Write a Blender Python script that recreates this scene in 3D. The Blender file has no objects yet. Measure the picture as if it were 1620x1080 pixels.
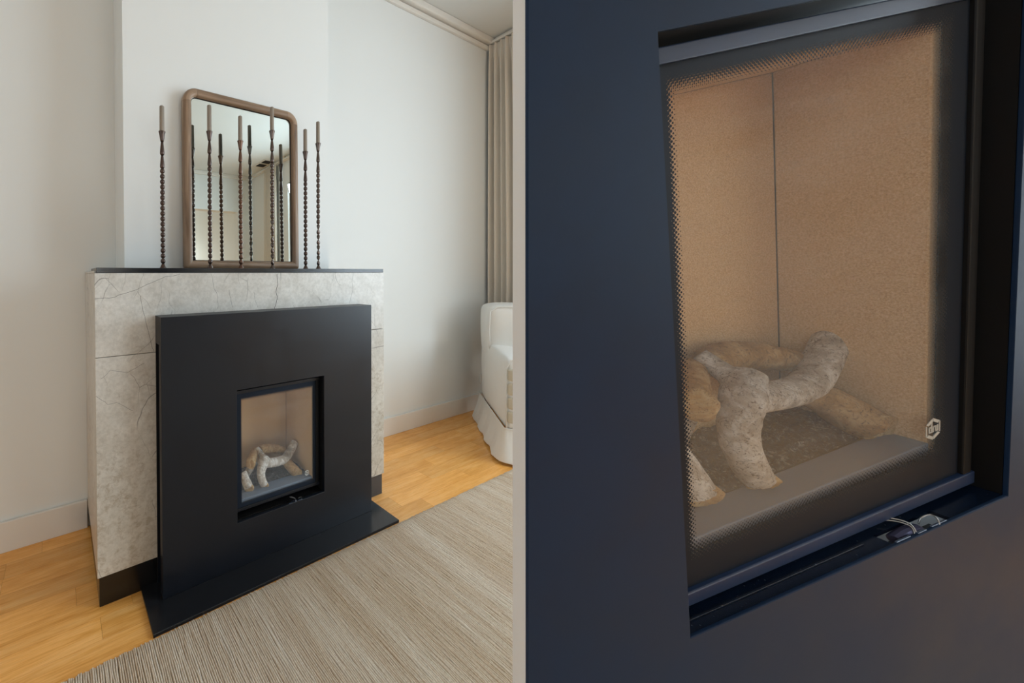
import bpy, bmesh, math, random
import numpy as np
from mathutils import Vector, Matrix, noise
random.seed(7); rng = np.random.default_rng(7)
S = bpy.context.scene
COL = S.collection

# ------------------------------------------------------------------ camera
cam = bpy.data.cameras.new('camera'); camo = bpy.data.objects.new('camera', cam); COL.objects.link(camo)
FPX = 588.99
cam.sensor_fit = 'HORIZONTAL'; cam.sensor_width = 36.0
cam.lens = FPX / 1620 * 36
cam.shift_x = (810 - 424) / 1620
cam.shift_y = (441.655 - 540) / 1620
cam.clip_start = 0.02; cam.clip_end = 100
RX = Vector((0.8715, -0.4904, -0.0046)); UP = Vector((0.0101, 0.0086, 0.9999)); FW = Vector((0.4903, 0.8715, -0.0125))
m = Matrix.Identity(4)
for i in range(3):
    m[i][0] = RX[i]; m[i][1] = UP[i]; m[i][2] = -FW[i]
m.translation = Vector((0, 0, 1.15))
camo.matrix_world = m
S.camera = camo

# ------------------------------------------------------------------ world, lights, exposure
S.view_settings.view_transform = 'Standard'; S.view_settings.look = 'None'
S.view_settings.gamma = 1.0; S.view_settings.use_curve_mapping = False
S.view_settings.exposure = 0.10
wd = bpy.data.worlds.new('sky'); S.world = wd; wd.use_nodes = True
wd.node_tree.nodes['Background'].inputs[0].default_value = (0.80, 0.88, 1.0, 1)
wd.node_tree.nodes['Background'].inputs[1].default_value = 1.5

def area(name, loc, direction, sx, sy, power, color=(1, 1, 1)):
    l = bpy.data.lights.new(name, 'AREA'); l.shape = 'RECTANGLE'; l.size = sx; l.size_y = sy
    l.energy = power; l.color = color
    o = bpy.data.objects.new(name, l); COL.objects.link(o)
    o.location = loc; o.rotation_euler = Vector(direction).to_track_quat('-Z', 'Y').to_euler()
    return o
area('window_daylight', (3.62, -0.80, 1.6), (-1, 0, -0.30), 2.35, 2.3, 128, (0.76, 0.88, 1.0))
area('left_fill_light', (-3.35, -1.2, 1.6), (1, 0, 0), 2.2, 2.0, 20, (0.80, 0.90, 1.0))  # added lamp at the unseen left wall, cool fill for the close panel
S.cycles.max_bounces = 8; S.cycles.diffuse_bounces = 5; S.cycles.transparent_max_bounces = 12
S.cycles.caustics_reflective = False; S.cycles.caustics_refractive = False
S.cycles.use_denoising = True

# ------------------------------------------------------------------ helpers
def lin(c):
    return tuple(((v / 255) / 12.92 if v / 255 <= .04045 else ((v / 255 + .055) / 1.055) ** 2.4) for v in c)

class NT:
    def __init__(s, name):
        s.m = bpy.data.materials.new(name); s.m.use_nodes = True; s.t = s.m.node_tree
        s.t.nodes.clear(); s.out = s.t.nodes.new('ShaderNodeOutputMaterial')
    def n(s, typ, **k):
        nd = s.t.nodes.new('ShaderNode' + typ)
        for a, b in k.items():
            if a.startswith('i_'):
                key = a[2:]; key = int(key) if key.isdigit() else key.replace('_', ' ')
                nd.inputs[key].default_value = b
            else: setattr(nd, a, b)
        return nd
    def l(s, a, b): s.t.links.new(a, b)
    def math(s, op, a, b=None, c=None):
        nd = s.n('Math', operation=op)
        for i, v in enumerate((a, b, c)):
            if v is None: continue
            if isinstance(v, (int, float)): nd.inputs[i].default_value = v
            else: s.l(v, nd.inputs[i])
        return nd.outputs[0]
    def coord(s, kind='Object', scale=(1, 1, 1), rot=(0, 0, 0)):
        t = s.n('TexCoord'); mp = s.n('Mapping'); mp.inputs['Scale'].default_value = scale; mp.inputs['Rotation'].default_value = rot
        s.l(t.outputs[kind], mp.inputs[0]); return mp.outputs[0]
    def noise(s, vec, scale, detail=4, rough=.55, dist=0.):
        nd = s.n('TexNoise'); nd.inputs['Scale'].default_value = scale; nd.inputs['Detail'].default_value = detail
        nd.inputs['Roughness'].default_value = rough; nd.inputs['Distortion'].default_value = dist
        s.l(vec, nd.inputs['Vector']); return nd.outputs['Fac']
    def ramp(s, fac, stops, interp='LINEAR'):
        nd = s.n('ValToRGB'); cr = nd.color_ramp; cr.interpolation = interp
        while len(cr.elements) < len(stops): cr.elements.new(.5)
        for e, (p, c) in zip(cr.elements, stops):
            e.position = p; e.color = (*c, 1) if len(c) == 3 else c
        s.l(fac, nd.inputs[0]); return nd.outputs[0]
    def mix(s, fac, a, b, mode='MIX'):
        nd = s.n('MixRGB', blend_type=mode)
        for i, v in enumerate((fac, a, b)):
            if isinstance(v, (int, float)): nd.inputs[i].default_value = v
            elif isinstance(v, tuple): nd.inputs[i].default_value = (*v, 1)
            else: s.l(v, nd.inputs[i])
        return nd.outputs[0]
    def bsdf(s, color, rough=.5, metal=0., bump=None, bstr=.2, bdist=.01, **k):
        b = s.n('BsdfPrincipled')
        for key, v in (('Base Color', color), ('Roughness', rough), ('Metallic', metal)):
            if isinstance(v, tuple): b.inputs[key].default_value = (*v, 1)
            elif isinstance(v, (int, float)): b.inputs[key].default_value = v
            else: s.l(v, b.inputs[key])
        for key, v in k.items(): b.inputs[key.replace('_', ' ')].default_value = v
        if bump is not None:
            bp = s.n('Bump'); bp.inputs['Strength'].default_value = bstr; bp.inputs['Distance'].default_value = bdist
            s.l(bump, bp.inputs['Height']); s.l(bp.outputs[0], b.inputs['Normal'])
        return b.outputs[0]
    def done(s, sh): s.l(sh, s.out.inputs[0]); return s.m

def paint(name, rgb, rough=.6):
    t = NT(name); v = t.coord(); n = t.noise(v, 260, 2)
    return t.done(t.bsdf(lin(rgb), rough, bump=n, bstr=.08, bdist=.0006))

M = {}
M['wall'] = paint('wall_paint', (229, 231, 229))
M['trim'] = paint('trim_paint', (228, 224, 217), .35)
M['ceiling'] = paint('ceiling_paint', (222, 224, 222), .8)
M['partition'] = paint('partition_paint', (250, 250, 250), .6)

def mk_stone():
    t = NT('limestone'); v = t.coord('Object')
    n1 = t.noise(v, 3.2, 6, .62, 1.2); n2 = t.noise(v, 14, 5, .6, .6); n3 = t.noise(v, 90, 3, .6)
    base = t.ramp(n1, [(.25, lin((178, 172, 162))), (.45, lin((206, 203, 196))), (.6, lin((222, 220, 214))), (.8, lin((196, 188, 174)))])
    c = t.mix(.35, base, t.ramp(n2, [(.3, lin((170, 162, 150))), (.7, lin((230, 228, 222)))]))
    c = t.mix(.18, c, t.ramp(n3, [(.35, lin((120, 112, 100))), (.65, lin((225, 220, 212)))]))
    # brown fossil clouds, denser in the lower slabs
    cl = t.noise(v, 5.5, 8, .72, .3); sp = t.noise(v, 38, 6, .75, .5)
    sx = t.n('SeparateXYZ'); t.l(v, sx.inputs[0])
    low = t.math('MULTIPLY', t.math('SUBTRACT', 1.02, sx.outputs[2]), .45)
    mask = t.math('MULTIPLY', t.ramp(t.math('ADD', cl, low), [(.60, (0, 0, 0)), (.78, (1, 1, 1))]), t.ramp(sp, [(.48, (0, 0, 0)), (.62, (1, 1, 1))]))
    c = t.mix(t.math('MULTIPLY', mask, .5), c, lin((122, 102, 76)))
    c = t.mix(t.math('MULTIPLY', t.math('MINIMUM', t.math('MAXIMUM', low, 0.), .35), 1.), c, lin((190, 166, 132)))
    # thin dark cracks
    dv = t.n('TexNoise'); dv.inputs['Scale'].default_value = 3.5; dv.inputs['Detail'].default_value = 3; t.l(v, dv.inputs['Vector'])
    vm = t.n('VectorMath', operation='MULTIPLY_ADD'); t.l(dv.outputs['Color'], vm.inputs[0]); vm.inputs[1].default_value = (.22, .22, .14); t.l(v, vm.inputs[2])
    def crack(scale, w, mx):
        vo = t.n('TexVoronoi', feature='DISTANCE_TO_EDGE'); vo.inputs['Scale'].default_value = scale
        mp = t.n('Mapping'); mp.inputs['Scale'].default_value = (1.5, 1, .7); mp.inputs['Rotation'].default_value = (0, .5, 0); t.l(vm.outputs[0], mp.inputs[0]); t.l(mp.outputs[0], vo.inputs['Vector'])
        ln = t.ramp(vo.outputs[0], [(0, (1, 1, 1)), (w, (0, 0, 0))])
        return t.math('MULTIPLY', t.math('MULTIPLY', ln, t.ramp(t.noise(v, 4.1 * mx, 2), [(.50, (0, 0, 0)), (.58, (1, 1, 1))])), .75)
    c = t.mix(crack(3.1, .007, 1), c, lin((84, 78, 72)))
    c = t.mix(crack(7, .009, 1.4), c, lin((110, 102, 92)))
    return t.done(t.bsdf(c, .30, bump=n3, bstr=.05, bdist=.001))
M['stone'] = mk_stone()
M['joint'] = paint('joint_grout', (120, 108, 92), .9)

def mk_black(name, rgb, rough, spec=.5, speck=0., metal=0.):
    t = NT(name); v = t.coord('Object')
    n = t.noise(v, 9, 5, .6, .4); f = t.noise(v, 420, 2)
    c = t.mix(t.math('MULTIPLY', t.ramp(n, [(.3, (0, 0, 0)), (.75, (1, 1, 1))]), .35), lin(rgb), lin(tuple(min(255, int(x * 1.35)) for x in rgb)))
    if speck:
        vo = t.n('TexVoronoi'); vo.inputs['Scale'].default_value = 160; t.l(v, vo.inputs['Vector'])
        sp = t.ramp(vo.outputs['Distance'], [(.0, (1, 1, 1)), (.10, (0, 0, 0))])
        c = t.mix(t.math('MULTIPLY', sp, speck), c, lin((150, 155, 160)))
    r = t.math('ADD', t.math('MULTIPLY', n, .22), rough - .11)
    return t.done(t.bsdf(c, r, metal, bump=f, bstr=.04, bdist=.0005, Specular_IOR_Level=spec))
M['steel'] = mk_black('black_steel', (15, 18, 25), .38, .42, .08)
M['granite'] = mk_black('black_granite', (26, 27, 30), .22, .55, .25)
M['plinth'] = mk_black('black_plinth_stone', (18, 17, 17), .2, .5, .1)
M['steel_cool_lit'] = mk_black('black_steel_cool_lit', (25, 44, 70), .5, .16, .03)  # black steel again, with the bluish cast of daylight put into its colour
M['tray'] = mk_black('enamel_tray', (12, 24, 42), .2, .6, .5)
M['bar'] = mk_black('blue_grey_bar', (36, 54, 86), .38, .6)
M['dark'] = mk_black('dark_void', (8, 8, 9), .6, .3)

def mk_oak(name):
    t = NT(name); v = t.coord('Object', (1, 1, 1)); oi = t.n('ObjectInfo')
    off = t.n('VectorMath', operation='MULTIPLY_ADD'); off.inputs[1].default_value = (1, 1, 1)
    cmb = t.n('CombineXYZ'); t.l(t.math('MULTIPLY', oi.outputs['Random'], 37.), cmb.inputs[0]); t.l(t.math('MULTIPLY', oi.outputs['Random'], 11.), cmb.inputs[1])
    ad = t.n('VectorMath', operation='ADD'); t.l(v, ad.inputs[0]); t.l(cmb.outputs[0], ad.inputs[1])
    mp = t.n('Mapping'); mp.inputs['Scale'].default_value = (1.3, 16, 16); t.l(ad.outputs[0], mp.inputs[0])
    mp2 = t.n('Mapping'); mp2.inputs['Scale'].default_value = (7, 150, 60); t.l(ad.outputs[0], mp2.inputs[0])
    g = t.noise(mp.outputs[0], 1.6, 6, .6, .8); fine = t.noise(mp2.outputs[0], 1.5, 4, .6)
    c = t.ramp(g, [(.25, lin((204, 140, 78))), (.5, lin((230, 169, 106))), (.75, lin((243, 192, 134)))])
    c = t.mix(.22, c, t.ramp(fine, [(.35, lin((168, 112, 54))), (.6, lin((246, 202, 140)))]))
    hv = t.n('HueSaturation'); t.l(c, hv.inputs['Color'])
    t.l(t.math('ADD', t.math('MULTIPLY', oi.outputs['Random'], .22), 1.03), hv.inputs['Value'])
    hv.inputs['Saturation'].default_value = 1.10
    return t.done(t.bsdf(hv.outputs[0], .27, bump=fine, bstr=.05, bdist=.0008, Coat_Weight=.25, Coat_Roughness=.15))
M['oak'] = mk_oak('oak_plank')

def mk_walnut(up=0):
    t = NT('walnut_frame'); v = t.coord('UV', (1.2, 30, 1))
    g = t.noise(v, 2.2, 6, .62, .6)
    c = t.ramp(g, [(p_, lin(tuple(v_ + up for v_ in c_))) for p_, c_ in ((.3, (106, 82, 62)), (.5, (142, 116, 92)), (.7, (170, 144, 120)))])
    return t.done(t.bsdf(c, .42, bump=g, bstr=.1, bdist=.001))
M['walnut'] = mk_walnut()
M['walnut_pale'] = mk_walnut(14)
def simple(name, rgb, rough=.5, metal=0., **k):
    t = NT(name); v = t.coord(); n = t.noise(v, 55, 3)
    c = t.mix(t.math('MULTIPLY', n, .3), lin(rgb), lin(tuple(int(x * .75) for x in rgb)))
    return t.done(t.bsdf(c, rough, metal, bump=n, bstr=.15, bdist=.0006, **k))
M['mirror'] = (lambda t: t.done(t.bsdf((.74, .81, .785), .0, 1.0)))(NT('silvered_mirror'))
M['bronze'] = simple('aged_bronze', (88, 74, 68), .28, .8)
M['bronze_red'] = simple('reddish_bronze', (108, 82, 68), .3, .75)
M['bronze_grey'] = simple('grey_twisted_bronze', (98, 86, 80), .22, .85)
M['wax'] = simple('taupe_wax', (148, 136, 122), .5, Subsurface_Weight=.15, Subsurface_Radius=(.004, .003, .002))
M['white_plastic'] = simple('white_plastic', (225, 224, 220), .35)
M['metal_wire'] = simple('bright_wire', (190, 190, 190), .3, .8)
M['hose'] = simple('corrugated_hose', (92, 92, 120), .4, .5)
M['glow_wire'] = simple('clip_metal', (150, 165, 190), .25, .8)

def fabric(name, rgb, weave=900, bstr=.3, rough=.9):
    t = NT(name); v = t.coord('Object'); a = t.noise(v, weave, 2); b = t.noise(v, 12, 4)
    c = t.mix(t.math('MULTIPLY', b, .25), lin(rgb), lin(tuple(int(x * .86) for x in rgb)))
    return t.done(t.bsdf(c, rough, bump=a, bstr=bstr, bdist=.001, Sheen_Weight=.2))
M['curtain'] = fabric('linen_curtain', (222, 212, 198))
M['sofa'] = fabric('white_slipcover', (232, 229, 223))
M['tan_fabric'] = fabric('tan_fabric', (196, 184, 162))

def mk_rug():
    t = NT('sisal_rug'); v = t.coord('Object', (170, 2.2, 1)); w = t.coord('Object', (60, 55, 1))
    lg = t.coord('Object', (9, .8, 1))
    a = t.noise(v, 1., 3, .6); b = t.noise(w, 3., 3, .6); d = t.noise(lg, 1., 4, .6)
    c = t.ramp(a, [(.28, lin((190, 156, 122))), (.42, lin((226, 202, 174))), (.55, lin((236, 220, 198))), (.72, lin((250, 244, 234)))])
    c = t.mix(.45, c, t.ramp(b, [(.3, lin((176, 142, 108))), (.5, lin((232, 212, 188))), (.7, lin((252, 248, 240)))]))
    c = t.mix(.35, c, t.ramp(d, [(.35, lin((186, 156, 122))), (.65, lin((240, 234, 226)))]))
    return t.done(t.bsdf(c, .85, bump=b, bstr=.35, bdist=.002))
M['rug'] = mk_rug()

def mk_liner():
    t = NT('vermiculite'); v = t.coord('Object'); n = t.noise(v, 620, 4, .75); b = t.noise(v, 7, 3)
    c = t.ramp(n, [(.3, lin((172, 138, 98))), (.5, lin((216, 182, 138))), (.68, lin((240, 214, 178)))])
    c = t.mix(t.math('MULTIPLY', b, .3), c, lin((204, 164, 118)))
    return t.done(t.bsdf(c, .9, bump=n, bstr=.3, bdist=.001))
M['liner'] = mk_liner()
M['ledge'] = simple('grey_ledge', (112, 126, 146), .55, .1)
def mk_soot():
    t = NT('burnt_granulate'); v = t.coord('Object'); a = t.noise(v, 210, 5, .8, .6); b = t.noise(v, 55, 4, .6)
    c = t.ramp(a, [(.40, lin((22, 22, 24))), (.52, lin((58, 56, 58))), (.62, lin((168, 164, 160)))])
    c = t.mix(t.ramp(b, [(.42, (0, 0, 0)), (.6, (.8, .8, .8))]), c, lin((34, 32, 34)))
    return t.done(t.bsdf(c, .95, bump=a, bstr=.6, bdist=.003))
M['soot'] = mk_soot()

def mk_bark(name, cols, dark):
    t = NT(name); v = t.coord('Object'); a = t.noise(v, 45, 6, .7, .8); b = t.noise(v, 260, 6, .8, 1.2); d = t.noise(v, 18, 3, .6)
    c = t.ramp(a, [(.3, lin(cols[0])), (.48, lin(cols[1])), (.62, lin(cols[2]))])
    c = t.mix(t.ramp(b, [(.38, (1, 1, 1)), (.47, (0, 0, 0))]), c, lin(dark))
    c = t.mix(t.math('MULTIPLY', t.ramp(d, [(.56, (0, 0, 0)), (.68, (1, 1, 1))]), .5), c, lin(dark))
    return t.done(t.bsdf(c, .9, bump=b, bstr=.7, bdist=.004))
M['driftwood'] = mk_bark('driftwood', ((166, 150, 134), (208, 198, 186), (246, 244, 240)), (84, 72, 64))
M['tanwood'] = mk_bark('tan_log_bark', ((146, 112, 72), (186, 148, 98), (208, 176, 130)), (98, 74, 50))
M['cut'] = mk_bark('sawn_log_end', ((176, 136, 84), (208, 172, 120), (228, 204, 160)), (134, 98, 60))

def mk_glass(name, clear, pitch, fade, haze, tint):
    """fire glass: ceramic frit border (flat print) that fades out in dots; clear=(x0,x1,z0,z1) in UV metres"""
    t = NT(name); uv = t.n('TexCoord').outputs['UV']; s = t.n('SeparateXYZ'); t.l(uv, s.inputs[0]); X, Z = s.outputs[0], s.outputs[1]
    x0, x1, z0, z1 = clear
    dx = t.math('SUBTRACT', t.math('ABSOLUTE', t.math('SUBTRACT', X, (x0 + x1) / 2)), (x1 - x0) / 2)
    dz = t.math('SUBTRACT', t.math('ABSOLUTE', t.math('SUBTRACT', Z, (z0 + z1) / 2)), (z1 - z0) / 2)
    sd = t.math('MAXIMUM', dx, dz)
    tt = t.math('MAXIMUM', t.math('DIVIDE', dx, fade * .55), t.math('DIVIDE', dz, fade))
    u = t.math('DIVIDE', t.math('ADD', X, Z), pitch); w = t.math('DIVIDE', t.math('SUBTRACT', X, Z), pitch)
    fu = t.math('SUBTRACT', t.math('FRACT', u), .5); fw = t.math('SUBTRACT', t.math('FRACT', w), .5)
    r = t.math('SQRT', t.math('ADD', t.math('MULTIPLY', fu, fu), t.math('MULTIPLY', fw, fw)))
    black = t.math('LESS_THAN', r, t.math('ADD', t.math('MULTIPLY', tt, .58), .12))
    black = t.math('MULTIPLY', black, t.math('GREATER_THAN', sd, 0.))
    black = t.math('MAXIMUM', black, t.math('GREATER_THAN', tt, 1.))
    v = t.coord('UV', (1.6, 7, 1), (0, 0, .35)); st = t.noise(v, 3, 3, .5, .6)
    v2 = t.coord('UV', (2.5, 120, 1), (0, 0, .62)); st2 = t.noise(v2, 3, 3, .7)
    hz = t.math('ADD', t.math('MULTIPLY', t.ramp(st, [(.2, (.45, .45, .45)), (.85, (1, 1, 1))]), haze), t.math('MULTIPLY', t.ramp(st2, [(.5, (0, 0, 0)), (.75, (1, 1, 1))]), haze * .3))
    tr = t.n('BsdfTransparent'); tr.inputs[0].default_value = (*tint, 1)
    gl = t.n('BsdfGlossy'); gl.inputs['Roughness'].default_value = .10
    fr = t.n('Fresnel'); fr.inputs[0].default_value = 1.35
    m1 = t.n('MixShader'); t.l(t.math('MULTIPLY', fr.outputs[0], .11), m1.inputs[0]); t.l(tr.outputs[0], m1.inputs[1]); t.l(gl.outputs[0], m1.inputs[2])
    df = t.n('BsdfDiffuse'); df.inputs[0].default_value = (.72, .75, .78, 1)
    m2 = t.n('MixShader'); t.l(hz, m2.inputs[0]); t.l(m1.outputs[0], m2.inputs[1]); t.l(df.outputs[0], m2.inputs[2])
    b = t.bsdf(lin((30, 37, 48)), .5, Specular_IOR_Level=.12)
    m3 = t.n('MixShader'); t.l(black, m3.inputs[0]); t.l(m2.outputs[0], m3.inputs[1]); t.l(b, m3.inputs[2])
    return t.done(m3.outputs[0])
def mk_pane():
    t = NT('window_pane'); tr = t.n('BsdfTransparent'); tr.inputs[0].default_value = (.96, .98, .97, 1)
    gl = t.n('BsdfGlossy'); gl.inputs['Roughness'].default_value = .01
    mx = t.n('MixShader'); mx.inputs[0].default_value = .06; t.l(tr.outputs[0], mx.inputs[1]); t.l(gl.outputs[0], mx.inputs[2])
    return t.done(mx.outputs[0])
M['pane'] = mk_pane()
M['print'] = simple('pale_print', (205, 205, 200), .5)

# ---- mesh helpers
def link(name, me, mat, parent=None, mw=None):
    o = bpy.data.objects.new(name, me); COL.objects.link(o)
    if mat is not None:
        for mm in (mat if isinstance(mat, (list, tuple)) else [mat]): me.materials.append(mm)
    if parent: o.parent = parent
    if mw is not None: o.matrix_world = mw
    return o
def tag(o, label=None, cat=None, group=None, kind=None):
    if label: o['label'] = label
    if cat: o['category'] = cat
    if group: o['group'] = group
    if kind: o['kind'] = kind
    return o
def empty(name, loc=(0, 0, 0), mw=None):
    o = bpy.data.objects.new(name, None); COL.objects.link(o); o.empty_display_size = .05
    if mw is not None: o.matrix_world = mw
    else: o.location = loc
    return o
IDF = lambda p: p
class MB:
    def __init__(s, fm=IDF): s.v = []; s.f = []; s.uv = {}; s.fm = fm; s.sm = []; s.mi = []
    def add(s, vs, fs, smooth=False, mi=0):
        b = len(s.v); s.v += [tuple(s.fm(p)) for p in vs]
        for f in fs: s.f.append(tuple(b + i for i in f)); s.sm.append(smooth); s.mi.append(mi)
    def box(s, x0, x1, y0, y1, z0, z1, mi=0):
        s.add([(x, y, z) for z in (z0, z1) for y in (y0, y1) for x in (x0, x1)],
              [(0, 2, 3, 1), (4, 5, 7, 6), (0, 1, 5, 4), (2, 6, 7, 3), (0, 4, 6, 2), (1, 3, 7, 5)], mi=mi)
    def prism(s, pts, y0, y1):  # polygon in XZ extruded in Y
        n = len(pts)
        s.add([(x, y0, z) for x, z in pts] + [(x, y1, z) for x, z in pts],
              [tuple(range(n)), tuple(range(2 * n - 1, n - 1, -1))] + [(i, i + n, (i + 1) % n + n, (i + 1) % n) for i in range(n)])
    def tube(s, pts, rad, n=8, smooth=True, caps=True, closed=False):
        pts = [Vector(p) for p in pts]; k = len(pts); rad = rad if hasattr(rad, '__len__') else [rad] * k
        ring = []; prev = None
        for i, p in enumerate(pts):
            d = (pts[(i + 1) % k if closed else min(i + 1, k - 1)] - pts[(i - 1) % k if closed else max(i - 1, 0)]).normalized()
            if prev is None:
                u = d.cross(Vector((0, 0, 1)));
                if u.length < .1: u = d.cross(Vector((1, 0, 0)))
            else: u = prev - d * prev.dot(d)
            u.normalize(); prev = u; w = d.cross(u)
            ring += [p + (u * math.cos(a) + w * math.sin(a)) * rad[i] for a in (2 * math.pi * j / n for j in range(n))]
        fs = [(i * n + j, i * n + (j + 1) % n, (i + 1) * n + (j + 1) % n, (i + 1) * n + j) for i in range(k - 1) for j in range(n)]
        if closed: fs += [((k - 1) * n + j, (k - 1) * n + (j + 1) % n, (j + 1) % n, j) for j in range(n)]
        elif caps: fs += [tuple(range(n))[::-1], tuple((k - 1) * n + j for j in range(n))]
        s.add(ring, fs, smooth)
    def lathe(s, prof, n=20, c=(0, 0), squash=None):
        k = len(prof); vs = []
        for i, (r, z) in enumerate(prof):
            for j in range(n):
                a = 2 * math.pi * j / n; rr = r
                if squash:
                    e, ph = squash(z); rr = r * (1 - e * math.cos(a - ph) ** 2)
                vs.append((c[0] + rr * math.cos(a), c[1] + rr * math.sin(a), z))
        fs = [(i * n + j, i * n + (j + 1) % n, (i + 1) * n + (j + 1) % n, (i + 1) * n + j) for i in range(k - 1) for j in range(n)]
        fs += [tuple(range(n))[::-1], tuple((k - 1) * n + j for j in range(n))]
        s.add(vs, fs, True)
    def mesh(s, name):
        me = bpy.data.meshes.new(name); me.from_pydata(s.v, [], s.f)
        me.polygons.foreach_set('use_smooth', s.sm); me.polygons.foreach_set('material_index', s.mi)
        me.update()
        bm = bmesh.new(); bm.from_mesh(me); bmesh.ops.recalc_face_normals(bm, faces=bm.faces); bm.to_mesh(me); bm.free()
        return me
    def build(s, name, mat, parent=None, bevel=0., seg=2, label=None, kind=None, mw=None):
        o = link(name, s.mesh(name), mat, parent, mw)
        if bevel:
            b = o.modifiers.new('bevel', 'BEVEL'); b.width = bevel; b.segments = seg; b.limit_method = 'ANGLE'; b.angle_limit = .6
        return tag(o, label=label, kind=kind)
def quick(name, mat, parent, *a, bevel=0., fm=IDF, label=None, kind=None, seg=2):
    b = MB(fm); b.box(*a); return b.build(name, mat, parent, bevel, seg, label, kind)

# ================================================================== THE ROOM
YW, CEIL, XE = 1.889, 3.16, 3.31      # alcove wall plane, ceiling, window wall plane
XL, YB, YF = -3.2, -3.35, -8.2        # left wall, rear dividing wall, far wall of the rear room
fl = quick('floor', M['oak'], None, XL - .2, XE + .3, YF - .2, YW + .1, -.12, -.014, kind='structure')
quick('ceiling', M['ceiling'], None, XL - .2, XE + .3, YF - .2, YW + .15, CEIL, CEIL + .1, kind='structure')
quick('wall_back', M['wall'], None, XL - .2, XE + .3, YW, YW + .15, -.014, CEIL, kind='structure')
quick('chimney_breast', M['wall'], None, .237, 1.30, 1.6265, YW, 0, CEIL, kind='structure')
quick('wall_far', M['wall'], None, XL - .2, XE + .3, YF - .15, YF, -.014, CEIL, kind='structure')
# window wall with an opening
b = MB(); wy0, wy1, wz0, wz1 = -2.0, .42, .42, 2.75
b.box(XE, XE + .25, YF, wy0, -.014, CEIL); b.box(XE, XE + .25, wy1, YW, -.014, CEIL)
b.box(XE, XE + .25, wy0, wy1, -.014, wz0); b.box(XE, XE + .25, wy0, wy1, wz1, CEIL)
b.build('wall_right', M['wall'], None, kind='structure')
b = MB(); b.box(XL - .15, XL, YF, -2.3, -.014, CEIL); b.box(XL - .15, XL, -.1, YW, -.014, CEIL)
b.box(XL - .15, XL, -2.3, -.1, -.014, .6); b.box(XL - .15, XL, -2.3, -.1, 2.6, CEIL)
b.build('wall_left', M['wall'], None, kind='structure')
b = MB(); b.box(XL, -2.2, YB - .18, YB, -.014, CEIL); b.box(3.02, XE, YB - .18, YB, -.014, CEIL); b.box(-2.2, 3.02, YB - .18, YB, 2.46, CEIL)
b.build('wall_rear', M['wall'], None, kind='structure')
for nm, x0, y0, y1, z0, z1, nv in (('window_1', XE, wy0, wy1, wz0, wz1, 3), ('window_2', XL - .12, -2.3, -.1, .6, 2.6, 2)):
    w = empty(nm, (x0, (y0 + y1) / 2, z0)); w['kind'] = 'structure'
    f = MB(); cy = (y0 + y1) / 2; hy = (y1 - y0) / 2; H = z1 - z0
    f.box(.03, .10, -hy, -hy + .06, 0, H); f.box(.03, .10, hy - .06, hy, 0, H); f.box(.03, .10, -hy + .06, hy - .06, 0, .06); f.box(.03, .10, -hy + .06, hy - .06, H - .06, H)
    f.build('window_frame', M['trim'], w, .004)
    for k in range(1, nv):
        quick('mullion', M['trim'], w, .04, .09, -hy + 2 * hy * k / nv - .025, -hy + 2 * hy * k / nv + .025, .06, H - .06, bevel=.003)
    for k in range(nv):
        quick('pane', M['pane'], w, .06, .066, -hy + 2 * hy * k / nv + .02, -hy + 2 * hy * (k + 1) / nv - .02, .05, H - .05)
    quick('window_sill', M['trim'], w, -.04 if x0 > 0 else .04, .05 if x0 > 0 else .16, -hy, hy, -.03, 0, bevel=.004)
# leaded windows of the far room, seen in the mirror
for k, (cx, ww) in enumerate(((.5, .9), (1.75, .9), (3.0, .5))):
    w = empty('window_%d' % (3 + k), (cx, YF, .95)); w['kind'] = 'structure'
    quick('pane', M['pane'], w, -ww / 2, ww / 2, .012, .016, 0, 1.3)
    f = MB(); t_ = .014
    for i in range(5): f.box(-ww / 2 + ww * i / 4 - t_ / 2, -ww / 2 + ww * i / 4 + t_ / 2, .02, .035, 0, 1.3)
    for i in range(6): f.box(-ww / 2, ww / 2, .02, .036, 1.3 * i / 5 - t_ / 2, 1.3 * i / 5 + t_ / 2)
    f.build('lead_lattice', M['dark'], w)
    f = MB(); f.box(-ww / 2 - .06, -ww / 2, .0, .06, -.06, 1.36); f.box(ww / 2, ww / 2 + .06, .0, .06, -.06, 1.36); f.box(-ww / 2, ww / 2, .0, .06, -.06, 0); f.box(-ww / 2, ww / 2, 0, .06, 1.3, 1.36)
    f.build('window_frame', M['trim'], w, .004)
    q_ = bpy.data.lights.new('far_window_light', 'AREA'); q_.shape = 'RECTANGLE'; q_.size = ww; q_.size_y = 1.3; q_.energy = 34
    qo = bpy.data.objects.new('far_window_light', q_); COL.objects.link(qo); qo.location = (cx, YF + .008, 1.6); qo.rotation_euler = Vector((0, 1, 0)).to_track_quat('-Z', 'Y').to_euler()
# skirting boards and cornices
def skirt(nm, *a): quick(nm, M['trim'], None, *a, bevel=.003, kind='structure')
skirt('baseboard_left', XL, .105, YW - .016, YW, 0, .128)
skirt('baseboard_right', 1.48, XE, YW - .016, YW, 0, .128)
skirt('baseboard_window_side', XE - .016, XE, YB, YW - .016, 0, .128)
skirt('baseboard_rear', 3.02, XE - .016, YB, YB + .016, 0, .128)
quick('trim_1', M['trim'], None, 1.30, XE, YW - .020, YW, 3.065, 3.10, kind='structure', bevel=.004)
quick('trim_2', M['trim'], None, 1.30, XE, YW - .05, YW, 3.108, CEIL, kind='structure', bevel=.008)
quick('trim_3', M['trim'], None, XE - .05, XE, YB, YW - .05, 3.108, CEIL, kind='structure', bevel=.008)
quick('trim_4', M['trim'], None, XL, XE - .05, YB, YB + .05, 3.09, CEIL, kind='structure', bevel=.008)
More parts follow.
